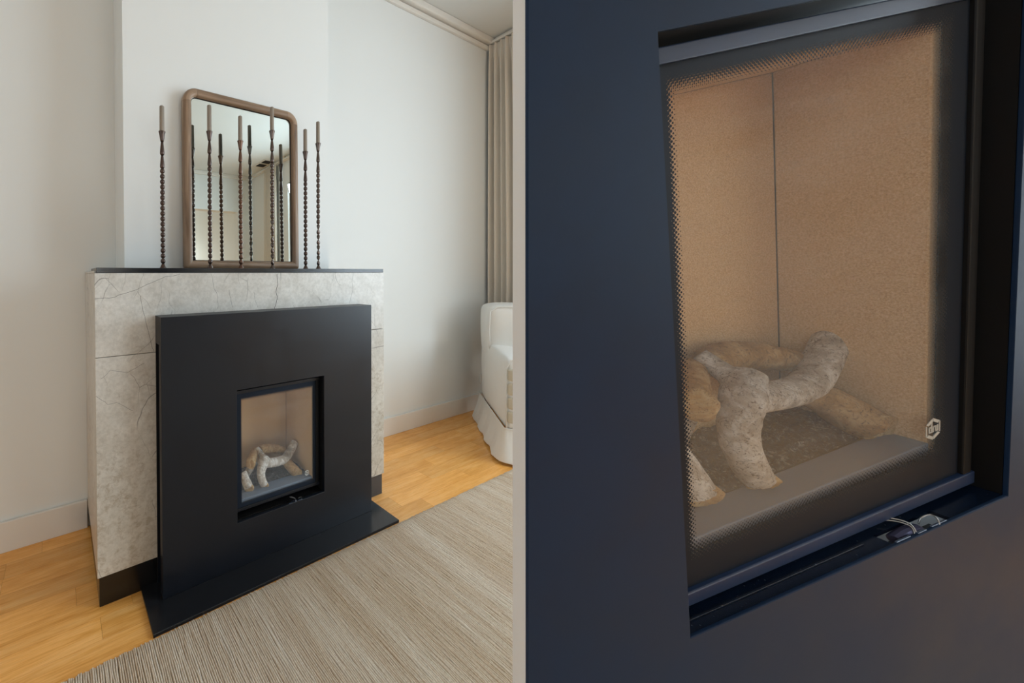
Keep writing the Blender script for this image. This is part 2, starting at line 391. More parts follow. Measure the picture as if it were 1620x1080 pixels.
# planks
pw = .088; n_pl = 0
plank_cache = {}
row = 0; y = YW - .001
while y > -.15:
    x = -.95 - random.random() * .5
    while x < XE - .02:
        L = random.choice((.48, .56, .64, .72)); x1 = min(x + L, XE)
        key = round(x1 - x, 3)
        if key not in plank_cache:
            mb = MB(); mb.box(0, key - .0007, 0, pw - .0008, -.014, 0); plank_cache[key] = mb.mesh('plank'); plank_cache[key].materials.append(M['oak'])
        p = bpy.data.objects.new('plank', plank_cache[key]); COL.objects.link(p); p.parent = fl; p.location = (x, y - pw, -random.random() * .0003)
        n_pl += 1; x = x1
    y -= pw; row += 1
print('planks', n_pl)
quick('plank_field', M['oak'], fl, XL, -1.5, YF, YW, -.014, -.001, kind='stuff')
quick('plank_field', M['oak'], fl, -1.5, XE, YF, y, -.014, -.001, kind='stuff')

# wall socket
s = empty('wall_socket', (3.17, YW, .25)); tag(s, 'small white wall socket above the baseboard beside the white armchair', 'socket')
quick('cover_plate', M['white_plastic'], s, -.03, .03, -.012, 0, -.04, .04, bevel=.004)
b = MB(); b.lathe([(.0, -.001), (.018, -.001), (.018, 0)], 16); o = b.build('plug_well', M['dark'], s); o.rotation_euler = (math.pi / 2, 0, 0); o.location = (0, -.0125, 0)

VEINS = [([(0.8284, 1.1535), (0.8314, 1.1066), (0.8216, 1.0738), (0.8311, 1.0515), (0.8149, 0.9971)], .0011), ([(0.1069, 1.0694), (0.1671, 1.0739), (0.241, 1.0986), (0.2965, 1.1227), (0.3471, 1.1431), (0.402, 1.1523)], .0006),
    ([(0.2561, 1.0754), (0.2687, 1.0017), (0.2946, 0.896), (0.3011, 0.870)], .0006), ([(0.5287, 1.1518), (0.5363, 1.0991), (0.5548, 1.0608), (0.5518, 1.0154)], .0005), ([(0.6015, 1.09), (0.6068, 1.0591), (0.6178, 1.0174)], .0006),
    ([(0.7166, 1.0766), (0.7224, 1.0338), (0.7343, 1.0119)], .0005), ([(0.1075, 0.7393), (0.1433, 0.702), (0.1741, 0.7055), (0.2265, 0.6647)], .0005), ([(0.1241, 0.7927), (0.1546, 0.8214), (0.2063, 0.8034), (0.2672, 0.8321)], .0005)]
M['vein'] = simple('dark_vein', (92, 88, 84), .7)
# ================================================================== STONE CHIMNEYPIECE
cp = empty('stone_chimneypiece', (.79, 1.6, 0)); tag(cp, 'grey beige limestone chimneypiece with dark veins around the black fireplace', 'fireplace surround')
def cpb(name, mat, x0, x1, y0, y1, z0, z1, bevel=.0015, **k):
    ox, oy = .79, 1.6
    return quick(name, mat, cp, x0 - ox, x1 - ox, y0 - oy, y1 - oy, z0, z1, bevel=bevel, **k)
x0, x1, yf = .1063, 1.4760, 1.3936
cpb('lintel_slab', M['stone'], x0, x1, yf, yf + .03, .868, 1.158)
cpb('pier_slab', M['stone'], x0, .585, yf, yf + .03, .106, .8662)
cpb('pier_slab', M['stone'], 1.03, x1, yf, yf + .03, .108, .8645)
cpb('side_slab', M['stone'], x0, x0 + .03, yf + .0305, YW - .001, .106, 1.158)
cpb('side_slab', M['stone'], x1 - .03, x1, yf + .0305, YW - .001, .108, 1.158)
cpb('grout_core', M['joint'], x0 + .03, .585, yf + .0305, 1.62, .02, 1.15)
cpb('grout_core', M['joint'], 1.03, x1 - .03, yf + .0305, 1.62, .02, 1.15)
cpb('grout_core', M['joint'], .5855, 1.0295, yf + .0305, 1.62, .72, 1.15)
cpb('top_slab', M['stone'], x0, .2365, yf + .031, YW - .001, 1.1582, 1.166)
cpb('top_slab', M['stone'], 1.3005, x1, yf + .031, YW - .001, 1.1582, 1.166)
cpb('plinth', M['plinth'], x0 + .006, x1 - .008, yf + .006, yf + .03, .0, .105)
cpb('plinth_return', M['plinth'], x0 + .006, x0 + .03, yf + .03, YW - .001, 0, .105)
cpb('plinth_return', M['plinth'], x1 - .032, x1 - .008, yf + .03, YW - .001, 0, .107)
b = MB()
for vn, rr in VEINS:
    vv = [(vx - .79 + .0008 * math.sin(k * 9.), yf - 1.6 + .0002, vz) for k, (vx, vz) in enumerate(vn)]
    o_ = []
    for (p_, q_) in zip(vv[:-1], vv[1:]):
        for t_ in (0, .25, .5, .75):
            pt = Vector(p_).lerp(Vector(q_), t_); o_.append(pt + Vector((noise.noise(pt * 45) * .004, 0, noise.noise(pt * 45 + Vector((7, 0, 0))) * .003)))
    o_.append(Vector(vv[-1])); b.tube(o_, rr, 5)
b.build('vein', M['vein'], cp, kind='stuff')
# mantel shelf
ms = empty('mantel_shelf', (.79, 1.5, 1.158)); tag(ms, 'thin polished black granite mantel shelf on the limestone chimneypiece', 'shelf')
quick('shelf_slab', M['granite'], ms, x0 + .006 - .79, 1.4700 - .79, yf - .002 - 1.5, 1.626 - 1.5, .0005, .0185, bevel=.0012)

# ================================================================== FIREPLACE INSERT (built twice: the one in the room, and the close one)
def tube_mesh(pts, rad, seed, n=14, sub=5, amp=.12):
    """knobbly log: catmull-rom through pts"""
    P = [Vector(p) for p in pts]; pp = [P[0] * 2 - P[1]] + P + [P[-1] * 2 - P[-2]]; rr = [rad[0]] + list(rad) + [rad[-1]]
    out = []; ro = []
    for i in range(len(P) - 1):
        for k in range(sub):
            t = k / sub; a, b_, c, d = pp[i:i + 4]
            out.append(.5 * ((2 * b_) + (-a + c) * t + (2 * a - 5 * b_ + 4 * c - d) * t * t + (-a + 3 * b_ - 3 * c + d) * t ** 3))
            ro.append(rr[i + 1] * (1 - t) + rr[i + 2] * t)
    out.append(P[-1]); ro.append(rad[-1])
    return out, ro
def make_log(name, mat, chains, cuts, fm, parent_mw, seed, label, rs, vox=.0018, disp=.0016):
    root = empty(name, mw=parent_mw)
    tag(root, label, 'log')
    b = MB(fm)
    for pts, rad in chains:
        o_, r_ = tube_mesh(pts, [q_ * rs for q_ in rad], seed); b.tube(o_, r_, 14)
    o = b.build('bark', mat, root)
    rm = o.modifiers.new('remesh', 'REMESH'); rm.mode = 'VOXEL'; rm.voxel_size = vox; rm.use_smooth_shade = True
    sm = o.modifiers.new('smooth', 'SMOOTH'); sm.iterations = 6; sm.factor = .6
    for sc, st in ((.03, disp * 1.6), (.008, disp * .6)):
        tx = bpy.data.textures.new('log_relief', 'CLOUDS'); tx.noise_scale = sc; tx.noise_depth = 3
        dm = o.modifiers.new('relief', 'DISPLACE'); dm.texture = tx; dm.strength = st; dm.texture_coords = 'LOCAL'
    for ci, off0 in cuts:   # sawn end of chain ci
        p0, p1 = Vector(chains[ci][0][0]), Vector(chains[ci][0][1]); dr = ((p0 - p1).normalized() * .9 + Vector((-.5, -.55, .35)) * 1.1).normalized(); c = p0 + (p0 - p1).normalized() * off0 + Vector((0, -.0035, 0)); r = chains[ci][1][0] * rs * 1.04
        # sawn end: a slightly rough disc standing proud of the bark
        c = Vector(c); d = Vector(dr).normalized(); u = d.cross(Vector((0, 0, 1)))
        if u.length < .1: u = d.cross(Vector((1, 0, 0)))
        u.normalize(); w = d.cross(u); cb = MB(fm); vs = []; n = 26
        for rr, off in ((.86, -.009), (1., .0004), (.66, .0018), (.33, .0006)):
            for j in range(n):
                a = 2 * math.pi * j / n; q = rr * r * (1 + .07 * noise.noise(Vector((math.cos(a) * 1.6 + seed, math.sin(a) * 1.6, 0))) + .03 * math.sin(5 * a + seed))
                vs.append(c + u * math.cos(a) * q + w * math.sin(a) * q + d * (off + .0012 * noise.noise(Vector((a * 3, rr * 7, seed)))))
        vs.append(c)
        fs = [(i * n + j, i * n + (j + 1) % n, (i + 1) * n + (j + 1) % n, (i + 1) * n + j) for i in range(3) for j in range(n)]
        fs += [(3 * n + j, 3 * n + (j + 1) % n, 4 * n) for j in range(n)]
        cb.add(vs, fs, True); cb.build('sawn_end', M['cut'], root, label='rough tan sawn end of the log')
    return root

def fire_insert(mw, P, where):
    """P: W,H opening; d recess; clear rect; D firebox depth; ys depth factor; SK shear of the set"""
    W, H, d, D, ys = P['W'], P['H'], P['d'], P['D'], P['ys']; sk = P['sk']
    fm = lambda p: (p[0] + sk * p[2], p[1], p[2])
    gx0, gx1, gz0, gz1 = P['clear']
    root = empty('fireplace_insert', mw=mw); tag(root, P['label'], 'fireplace')
    bt, zb, zt = P['bar']      # bar thickness, bottom of lower bar, top of upper bar
    gxL, gxR = .006, P['gxR']
    bar = P['barmat']
    def B(nm, mat, *a, bevel=.0012, **k): return quick(nm, mat, root, *a, bevel=bevel, fm=fm, **k)
    B('frame_bar', bar, .003, P['dR'], d, d + .012, zb, zb + bt); B('frame_bar', bar, .003, P['dR'], d, d + .012, zt - bt, zt)
    B('frame_bar', M['dark'], .003, gxL, d + .001, d + .012, zb + bt, zt - bt); B('frame_bar', M['dark'], gxR, P['dR'] - .004, d + .0005, d + .012, zb + bt, zt - bt)
    # glass
    g = MB(fm); ga, gb = zb + bt - .002, zt - bt + .002; y0, y1 = d + .004, d + .008
    g.box(gxL - .001, gxR + .001, y0, y1, ga, gb); me = g.mesh('glass')
    uvl = me.uv_layers.new(name='uv')
    for lp in me.loops:
        co = me.vertices[lp.vertex_index].co; uvl.data[lp.index].uv = (co.x - sk * co.z, co.z)
    link('glass', me, mk_glass('fire_glass_' + where, P['clear'], P['pitch'], P['fade'], P['haze'], P['tint']), root)
    gl = root.children[-1]
    # maker's emblem printed on the glass
    R = P['logoR']; cx, cz = P['logo']; e = MB(fm); hexa = [(0, 1.0), (.82, .55), (.82, -.55), (0, -1.0), (-.82, -.55), (-.82, .55)]
    gaps = {(1): .0}
    for i in range(6):
        a, c = hexa[i], hexa[(i + 1) % 6]
        k = .0 if i in (1, 4) else .0
        if i in (1, 4): wd_ = .13
        else: wd_ = .30
        pa = (a[0] * .98 + c[0] * .02, a[1] * .98 + c[1] * .02); pc = (a[0] * .08 + c[0] * .92, a[1] * .08 + c[1] * .92)
        inn = lambda q_: (q_[0] * (1 - wd_), q_[1] * (1 - wd_))
        pts = [pa, pc, inn(pc), inn(pa)]
        e.prism([(cx + R * x, cz + R * z) for x, z in pts], y0 - .0006, y0 - .0002)
    # letters d r u as strokes
    def bar_(x, z, w, h): e.box(cx + R * x, cx + R * (x + w), y0 - .0006, y0 - .0002, cz + R * z, cz + R * (z + h))
    t_ = .11
    bar_(-.22, -.30, t_, .92); bar_(-.50, -.30, t_, .52); bar_(-.50, -.30, .3, t_); bar_(-.50, .14, .3, t_)       # d
    bar_(-.04, -.30, t_, .55); bar_(-.04, .14, .22, t_)                                                        # r
    bar_(.26, -.30, t_, .55); bar_(.48, -.30, t_, .55); bar_(.26, -.30, .3, t_)                                # u
    e.build('emblem', M['print'], root, label='pale hexagonal maker emblem with small lettering printed on the glass')
    # liner: floor ledge, bed recess, back panels, side panels, top
    yi, yb = d + .012, d + .012 + D; xi0, xi1 = gx0 - .006, gx1 + .002; zf, zc = P['zf'], gz1 + .012
    if P['joint'] is not None:
        B('liner_panel', M['liner'], xi0, P['joint'] - .0006, yb, yb + .012, zf - .012, zc); B('liner_panel', M['liner'], P['joint'] + .0006, xi1, yb, yb + .012, zf - .012, zc)
        B('liner_joint', M['dark'], P['joint'] - .001, P['joint'] + .001, yb + .004, yb + .010, zf, zc, bevel=0)
    else:
        B('liner_panel', M['liner'], xi0, xi1, yb, yb + .012, zf - .012, zc)
    B('liner_panel', M['liner'], xi1, xi1 + .012, yi, yb - .0001, zf - .012, zc); B('liner_panel', M['liner'], xi0 - .012, xi0, yi, yb - .0006, zf - .012, zc)
    B('liner_panel', M['liner'], xi0, xi1, yi, yb, zc, zc + .012)
    yl = P['ledgeY']
    B('ledge', M['ledge'], xi0, xi1, yi - .002, yl, zf - .012, zf); B('ledge_lip', M['dark'], xi0, xi1, yl, yl + .0015, zf - .012, zf - .0005, bevel=0)
    # ember bed: rough field
    nx, ny = 90, 46; bb = MB(fm); vs = []
    for j in range(ny):
        for i in range(nx):
            x = xi0 + (xi1 - xi0) * i / (nx - 1); yy = yl + .0015 + (yb - yl - .0015) * j / (ny - 1)
            h = noise.fractal(Vector((x * 60, yy * 60 / ys, 3)), .9, 2.1, 5) * .006 + noise.noise(Vector((x * 260, yy * 260 / ys, 1))) * .0030
            vs.append((x, yy, zf - .004 + h + .006 * min(1, j / 12)))
    bb.add(vs, [(j * nx + i, j * nx + i + 1, (j + 1) * nx + i + 1, (j + 1) * nx + i) for j in range(ny - 1) for i in range(nx - 1)], True)
    for k in range(1400):
        x = random.uniform(xi0 + .004, xi1 - .004); yy = random.uniform(yl + .004, yb - .004); a = random.uniform(0, 6.28); L = random.uniform(.003, .009); z = zf + .004 + random.uniform(-.002, .004)
        p0 = Vector((x, yy, z)); p1 = p0 + Vector((math.cos(a) * L, math.sin(a) * L, random.uniform(-.002, .003))); w_ = Vector((-math.sin(a), math.cos(a), .5)) * .0003
        bb.add([p0 - w_, p0 + w_, p1 + w_, p1 - w_], [(0, 1, 2, 3)])
    bb.build('ember_bed', M['soot'], root, kind='stuff')
    # steel casing behind everything
    c = MB(fm); cx0, cx1, cz0, cz1 = xi0 - .013, xi1 + .013, zf - .03, zc + .013; yk = yb + .0125
    c.box(cx0 - .002, cx1 + .002, yk, yk + .002, cz0, cz1); c.box(cx0 - .002, cx0, yi, yk + .004, cz0, cz1); c.box(cx1, cx1 + .004, yi, yk + .004, cz0, cz1); c.box(cx0, cx1, yi, yk, cz1, cz1 + .004)
    c.build('casing', M['dark'], root)
    B('burner_floor', M['dark'], .006, W - .006, yi + .004, yk, zb + bt, zb + bt + .006, bevel=0)
    # tray below the door, with its raised ridge and service slot
    tm = P['traymat']; s0, s1, f0, f1 = P['slot']
    B('tray', tm, .0008, s0, .0006, .06, -.004, -.0002, bevel=0); B('tray', tm, s1, W - .0008, .0006, .06, -.004, -.0002, bevel=0)
    B('tray', tm, s0, s1, .0006, f0, -.004, -.0002, bevel=0); B('tray', tm, s0, s1, f1, .06, -.004, -.0002, bevel=0)
    B('tray_well', M['dark'], s0 - .004, s1 + .004, f0 - .001, f1 + .002, -.022, -.018, bevel=0)
    B('tray_ridge', tm, .0008, s0 - .02, d * .62, d * .62 + .0015 * ys, -.0002, .0012, bevel=.0004)
    def cable(nm, pts, r, mat=M['metal_wire'], **k):
        o_, r_ = tube_mesh([(x, y * ys, z) for x, y, z in pts], [r] * len(pts), 0); q_ = MB(fm); q_.tube(o_, r_, 8); return q_.build(nm, mat, root, **k)
    cable('cable', [(.262, .0215, .006), (.272, .016, .0063), (.2785, .009, .0045), (.2755, .0035, .0005), (.272, .002, -.010)], .0006)
    cable('cable', [(.262, .0195, .0045), (.271, .0145, .0050), (.2765, .008, .0036), (.2735, .0035, .0003), (.270, .002, -.010)], .0005)
    cable('cable', [(.2955, .0100, -.004), (.2985, .0098, .002), (.3065, .0085, .0036), (.3065, .0050, .0030), (.3025, .0018, .0002), (.300, .001, -.008)], .0006)
    # corrugated hose
    pts = []; rad = []
    for i in range(45):
        t = i / 44; pts.append((.2575 + .031 * t, (.0075 + .0005 * math.sin(t * 3)) * ys, -.0055 + .0012 * math.sin(t * 3.1))); rad.append(.0052 if i % 2 else .0042)
    q_ = MB(fm); q_.tube(pts, rad, 12, smooth=False); q_.build('corrugated_hose', M['hose'], root)
    B('clip', M['glow_wire'], s0 + .004, s0 + .022, f0 - .0006, f0 + .0010, -.0003, .0008, bevel=.0003); B('clip', M['glow_wire'], s0 + .05, s0 + .070, f0 - .0006, f0 + .0010, -.0003, .0008, bevel=.0003)
    B('clip', M['glow_wire'], s0 + .031, s0 + .042, f0 - .001, f0 + .0008, -.0003, .0008, bevel=.0003)
    # logs: coordinates measured for the close view, Y scaled for the deeper box
    def Y(v): return d + .012 + (v - .0274) * ys
    T = lambda pts: [(x, Y(y), z) for x, y, z in pts]
    LB = P['logs']; gr = None
    make_log('driftwood_log', M['driftwood'], [
        (T([(.160, .046, .066), (.152, .050, .090), (.152, .055, .118), (.172, .062, .150), (.190, .068, .166)]), [.0195, .0205, .0215, .026, .021]),
        (T([(.176, .064, .142), (.215, .068, .132), (.255, .072, .124), (.292, .078, .120), (.320, .084, .1275), (.348, .090, .146), (.374, .096, .170)]), [.022, .0225, .0220, .0225, .0225, .0215, .0205]),
        (T([(.178, .068, .158), (.180, .085, .168), (.176, .100, .182)]), [.018, .0145, .0125])],
        [(0, .0030)], fm, mw, 3, LB[0], P['rs'])
    make_log('tan_split_log', M['tanwood'], [(T([(.3325, .053, .067), (.325, .063, .078), (.314, .075, .094), (.302, .085, .106)]), [.0265, .0270, .0255, .0215])],
        [(0, .003)], fm, mw, 8, LB[1], P['rs'])
    make_log('tan_back_log', M['tanwood'], [(T([(.195, .106, .163), (.235, .111, .160), (.285, .110, .146), (.325, .104, .130)]), [.0215, .023, .0215, .017])], [], fm, mw, 12, LB[2], P['rs'] * 1.1)
    make_log('round_end_log', M['tanwood'], [(T([(.112, .066, .158), (.140, .085, .160), (.172, .106, .166)]), [.0205, .020, .018])],
        [(0, .003)], fm, mw, 17, LB[3], P['rs'] * 1.15)
    make_log('short_white_log', M['driftwood'], [(T([(.0865, .047, .076), (.080, .055, .100), (.074, .066, .128)]), [.0215, .021, .019])],
        [(0, .003)], fm, mw, 21, LB[4], P['rs'] * 1.05)
    make_log('grey_back_log', M['driftwood'], [(T([(.118, .094, .085), (.140, .098, .105), (.166, .100, .128)]), [.017, .018, .016])], [], fm, mw, 25, LB[5], P['rs'])
    return root

# ---- the fireplace in the room
o_l = Vector((.5955, 1.3075, .1871))
fire_insert(Matrix.Translation(o_l), dict(W=.422, H=.516, d=.031, D=.215, ys=1.75, sk=0, rs=.88, clear=(.0385, .3826, .0565, .4594), bar=(.013, .020, .503), dR=.419, gxR=.400,
    barmat=M['steel'], traymat=M['plinth'], pitch=.0042, fade=.014, haze=.07, tint=(.99, .985, .975), joint=.125, zf=.060, ledgeY=.098, slot=(.235, .325, .004, .022), logo=(.352, .0875), logoR=.0125,
    label='glass-fronted gas fire in the black panel below the mirror, whole room view',
    logs=['forked white driftwood log in the small fireplace below the mirror', 'short tan split log leaning right in the small fireplace below the mirror', 'tan log lying at the back of the small fireplace below the mirror',
          'round log with a large sawn end at the left of the small fireplace', 'short white log at the lower left corner of the small fireplace', 'grey log behind the driftwood in the small fireplace below the mirror']), 'room')
fp = empty('fireplace_facade', (.8049, 1.3075, .013)); tag(fp, 'matt black steel fireplace panel standing before the limestone chimneypiece', 'fireplace')
def ring(b, outer, hole, y0, y1):
    """frame with a rectangular hole, outer and hole as 4 corners BL, BR, TR, TL in XZ"""
    vs = [(x, y0, z) for x, z in outer] + [(x, y0, z) for x, z in hole] + [(x, y1, z) for x, z in outer] + [(x, y1, z) for x, z in hole]
    fs = []
    for i in range(4):
        j = (i + 1) % 4
        fs += [(i, j, 4 + j, 4 + i), (8 + i, 12 + i, 12 + j, 8 + j), (i, 8 + i, 8 + j, j), (4 + i, 4 + j, 12 + j, 12 + i)]
    b.add(vs, fs)
fx, fy, fz = .8049, 1.3075, .013
b = MB(); ring(b, [(.3076 - fx, 0), (1.3022 - fx, 0), (1.3022 - fx, .9897), (.3076 - fx, .9897)], [(.5955 - fx, .1741), (1.0175 - fx, .1741), (1.0175 - fx, .6903), (.5955 - fx, .6903)], 0, .014)
b.build('front_plate', M['steel'], fp, .0012)
b = MB(); hx0, hx1, hz0, hz1 = .5955 - fx, 1.0175 - fx, .1741, .6903
b.box(hx0 - .003, hx0, .0142, .085, hz0 - .003, hz1 + .003); b.box(hx1, hx1 + .003, .0142, .085, hz0 - .003, hz1 + .003); b.box(hx0, hx1, .0142, .085, hz1, hz1 + .003)
b.build('opening_sleeve', M['dark'], fp)
quick('top_return', M['steel'], fp, .3078 - fx, 1.302 - fx, .0142, .0855, .889, .9896, bevel=.001)
quick('side_return', M['steel'], fp, 1.29 - fx, 1.302 - fx, .0142, .0855, 0, .8885, bevel=.001)
quick('side_return', M['steel'], fp, .3078 - fx, .33 - fx, .0142, .034, 0, .8885, bevel=.001)
quick('side_vent', M['dark'], fp, .325 - fx, .33 - fx, .0345, .0855, 0, .8885)
quick('side_vent_edge', M['steel'], fp, .3078 - fx, .3245 - fx, .0795, .0855, 0, .8885, bevel=.001)
# hearth
hp = empty('hearth_slab', (.806, 1.3, 0)); tag(hp, 'low black granite hearth slab under the black fireplace panel', 'hearth')
b = MB(); b.prism([(.2498 - .806, 0.0), (1.3631 - .806, 0.0), (1.3631 - .806, .0126), (.2498 - .806, .0126)], 1.1945 - 1.3, 1.3995 - 1.3)
b.build('slab', M['granite'], hp, .0015)

# ================================================================== MIRROR
mr = empty('wall_mirror', (.7713, 1.571, 1.1766)); mr.rotation_euler = (math.radians(-.6), 0, 0)
tag(mr, 'tall walnut framed mirror with rounded top corners leaning on the mantel', 'mirror')
MWID, MH = .5935, .792
def rrect(hw, h, ins, rt, rb, n=10):
    pts = []
    def arc(cx, cz, r, a0):
        for i in range(n + 1):
            a = a0 + math.pi / 2 * i / n; pts.append((cx + r * math.cos(a), cz + r * math.sin(a)))
    rt_, rb_ = max(rt - ins, .004), max(rb - ins, .002)
    x, zt, zb_ = hw - ins, h - ins, ins
    arc(x - rt_, zt - rt_, rt_, 0); arc(-x + rt_, zt - rt_, rt_, math.pi / 2); arc(-x + rb_, zb_ + rb_, rb_, math.pi); arc(x - rb_, zb_ + rb_, rb_, 3 * math.pi / 2)
    return pts
prof = [(0, .030), (0, .012), (.002, .004), (.007, -.001), (.016, -.004), (.026, -.004), (.033, -.001), (.0365, .006), (.038, .016), (.038, .024)]
rings = [rrect(MWID / 2, MH, ins, .062, .014) for ins, _ in prof]
n = len(rings[0]); acc = [0]; mid = rings[4]
for j in range(1, n + 1): acc.append(acc[-1] + (Vector(mid[j % n]) - Vector(mid[j - 1])).length)
m_ = len(prof)
for pn, i0, i1, mt in (('corner_piece', 0, 10, 'walnut_pale'), ('rail', 10, 11, 'walnut'), ('corner_piece', 11, 21, 'walnut_pale'), ('stile', 21, 27, 'walnut'), ('bottom_rail', 27, 38, 'walnut'), ('stile', 38, 44, 'walnut')):
    ids = list(range(i0, i1 + 1)); b = MB(); vs = []; us = []
    for c_, j in enumerate(ids):
        for k, ((ins, yy), rg) in enumerate(zip(prof, rings)):
            x, z = rg[j % n]
            if c_ in (0, len(ids) - 1):   # hairline joint between neighbouring pieces
                x2, z2 = rg[ids[1 if c_ == 0 else -2] % n]; d_ = Vector((x2 - x, z2 - z)); 
                if d_.length > .002: d_ = d_.normalized() * .00035; x += d_.x; z += d_.y
            vs.append((x, yy, z)); us.append((acc[j], k * .006))
    fs = [(c_ * m_ + k, c_ * m_ + (k + 1) % m_, (c_ + 1) * m_ + (k + 1) % m_, (c_ + 1) * m_ + k) for c_ in range(len(ids) - 1) for k in range(m_)]
    b.add(vs, fs, True); b.add([vs[k] for k in range(m_)], [tuple(range(m_))]); b.add([vs[(len(ids) - 1) * m_ + k] for k in range(m_)], [tuple(range(m_))])
    us = us + us[:m_] + us[-m_:]
    me = b.mesh(pn); uvl = me.uv_layers.new(name='uv')
    for lp in me.loops: uvl.data[lp.index].uv = us[lp.vertex_index]
    link(pn, me, M[mt], mr)
b = MB(); pts = rrect(MWID / 2, MH, .034, .062, .014); b.prism(pts, .0165, .021); b.build('mirror_glass', M['mirror'], mr)
b = MB(); b.prism(rrect(MWID / 2, MH, .006, .062, .014), .0245, .0295); b.build('back_board', M['walnut'], mr)
b = MB(); rr0 = rrect(MWID / 2, MH, .0368, .062, .014); rr1 = rrect(MWID / 2, MH, .0395, .062, .014); nn = len(rr0)
b.add([(x, .0135, z) for x, z in rr0] + [(x, .0135, z) for x, z in rr1] + [(x, .0163, z) for x, z in rr0] + [(x, .0163, z) for x, z in rr1],
      [f for j in range(nn) for k in [(j + 1) % nn] for f in ((j, k, nn + k, nn + j), (2 * nn + j, 3 * nn + j, 3 * nn + k, 2 * nn + k), (nn + j, nn + k, 3 * nn + k, 3 * nn + j))])
b.build('inner_bead', M['dark'], mr, label='thin dark inner edge of the mirror frame')

# ================================================================== CANDLESTICKS
def candlestick(cx, top, cup_z, twist, mat, lab_s, lab_c, YC=1.48, bead=.0096, nb=18):
    ZS = 1.1766; root = empty('candlestick', (cx, YC, ZS)); tag(root, lab_s, 'candlestick', 'turned metal candlesticks on the mantel')
    cz = cup_z - ZS; hcup = .040; n1 = .052
    z_node0 = cz - hcup; z_node1 = z_node0 - n1; z_node2 = z_node1 - n1
    # cup
    b = MB(); b.lathe([(.0058, z_node0), (.0075, z_node0 + .006), (.0105, z_node0 + .026), (.0128, cz - .004), (.0135, cz - .002), (.0135, cz), (.0108, cz), (.0100, cz - .012), (.0, cz - .014)], 20)
    b.build('cup', mat, root)
    b = MB()
    for z0 in (z_node2, z_node1):
        b.lathe([(.0062, z0), (.0086, z0 + .004), (.0090, z0 + .010), (.0078, z0 + .024), (.0058, z0 + .042), (.0046, z0 + n1)], 12)
    b.build('neck', mat, root)
    zb0 = .018; span = z_node2 - zb0; pitch = span / nb; prof = []
    for i in range(nb):
        for t in (.0, .12, .28, .5, .72, .88):
            prof.append((.0036 + (bead - .0036) * math.sin(math.pi * t) ** .75, zb0 + pitch * (i + t)))
    prof.append((.0052, z_node2 + .001))
    hz = span * .42
    sq = (lambda z: (.42 if z < zb0 + hz else 0., z * 60)) if twist else None
    b = MB(); b.lathe(prof, 18, squash=sq); b.build('beaded_stem', mat, root)
    b = MB(); b.lathe([(.0128, 0), (.0128, .002), (.0105, .006), (.0072, .013), (.0052, .0185)], 20); b.build('foot', mat, root)
    c = empty('candle', (cx, YC, cup_z - .011)); tag(c, lab_c, 'candle', 'taupe candles in the candlesticks'); h = top - cup_z + .011
    b = MB(); b.lathe([(.0092, 0), (.0095, .01), (.0093, h * .6), (.0090, h - .002), (.0080, h), (.0, h + .0008)], 20); b.build('wax_body', M['wax'], c)
    b = MB(); b.tube([(0, 0, h), (.0005, 0, h + .003), (.001, .0005, h + .0055)], .0006, 6); b.build('wick', M['dark'], c)
for a in (
    (.359, 1.811, 1.712, False, M['bronze'], 'dark bronze beaded candlestick standing alone left of the mirror', 'taupe candle left of the mirror, leftmost on the mantel'),
    (.555, 1.856, 1.748, False, M['bronze'], 'dark beaded candlestick before the left part of the mirror glass', 'taupe candle before the left part of the mirror glass'),
    (.697, 1.840, 1.733, False, M['bronze_red'], 'reddish brown beaded candlestick before the middle of the mirror', 'taupe candle before the middle of the mirror'),
    (.857, 1.913, 1.806, True, M['bronze_grey'], 'grey candlestick with a twisted lower stem before the right of the mirror', 'tallest taupe candle, its tip crossing the mirror frame at right'),
    (1.042, 1.847, 1.741, False, M['bronze'], 'beaded candlestick just right of the mirror frame, shorter of that pair', 'shorter taupe candle just right of the mirror frame'),
    (1.118, 1.898, 1.793, True, M['bronze_grey'], 'candlestick with a twisted lower stem at the far right end of the row', 'taupe candle at the far right end of the row')):
    candlestick(*a)

# ================================================================== RUG
rx0, rx1, ry0, ry1 = -.25, 2.75, -.9, 1.1905
pitch = .0062; nr = int((rx1 - rx0) / pitch); ny = 110
ys_ = np.linspace(0, 1, ny) ** 1.0
V = []; F = []
prf = np.array([(-.5, .0015), (-.34, .0085), (-.12, .0112), (.12, .0112), (.34, .0085), (.5, .0015)]); K = len(prf)
verts = np.zeros((nr, ny, K, 3))
for i in range(nr):
    yy = ry0 + (ry1 + rng.uniform(-.004, .0015) - ry0) * ys_
    wob = np.interp(yy * 28, np.arange(-40, 60), rng.normal(0, .0009, 100)); hh = np.interp(yy * 45, np.arange(-60, 80), rng.normal(1, .10, 140))
    for k, (px, pz) in enumerate(prf):
        verts[i, :, k, 0] = rx0 + (i + .5) * pitch + px * pitch * 1.04 + wob
        verts[i, :, k, 1] = yy
        verts[i, :, k, 2] = pz * (hh if 0 < k < K - 1 else 1)
    verts[i, -1, :, 2] *= .35; verts[i, 0, :, 2] *= .35
idx = np.arange(nr * ny * K).reshape(nr, ny, K)
q = np.stack([idx[:, :-1, :-1], idx[:, :-1, 1:], idx[:, 1:, 1:], idx[:, 1:, :-1]], -1).reshape(-1, 4)
me = bpy.data.meshes.new('woven_ribs'); me.vertices.add(verts.size // 3); me.vertices.foreach_set('co', verts.reshape(-1))
me.loops.add(q.size); me.loops.foreach_set('vertex_index', q.reshape(-1)); me.polygons.add(len(q)); me.polygons.foreach_set('loop_start', np.arange(0, q.size, 4)); me.polygons.foreach_set('loop_total', np.full(len(q), 4))
me.polygons.foreach_set('use_smooth', np.ones(len(q), bool)); me.update(); me.validate()
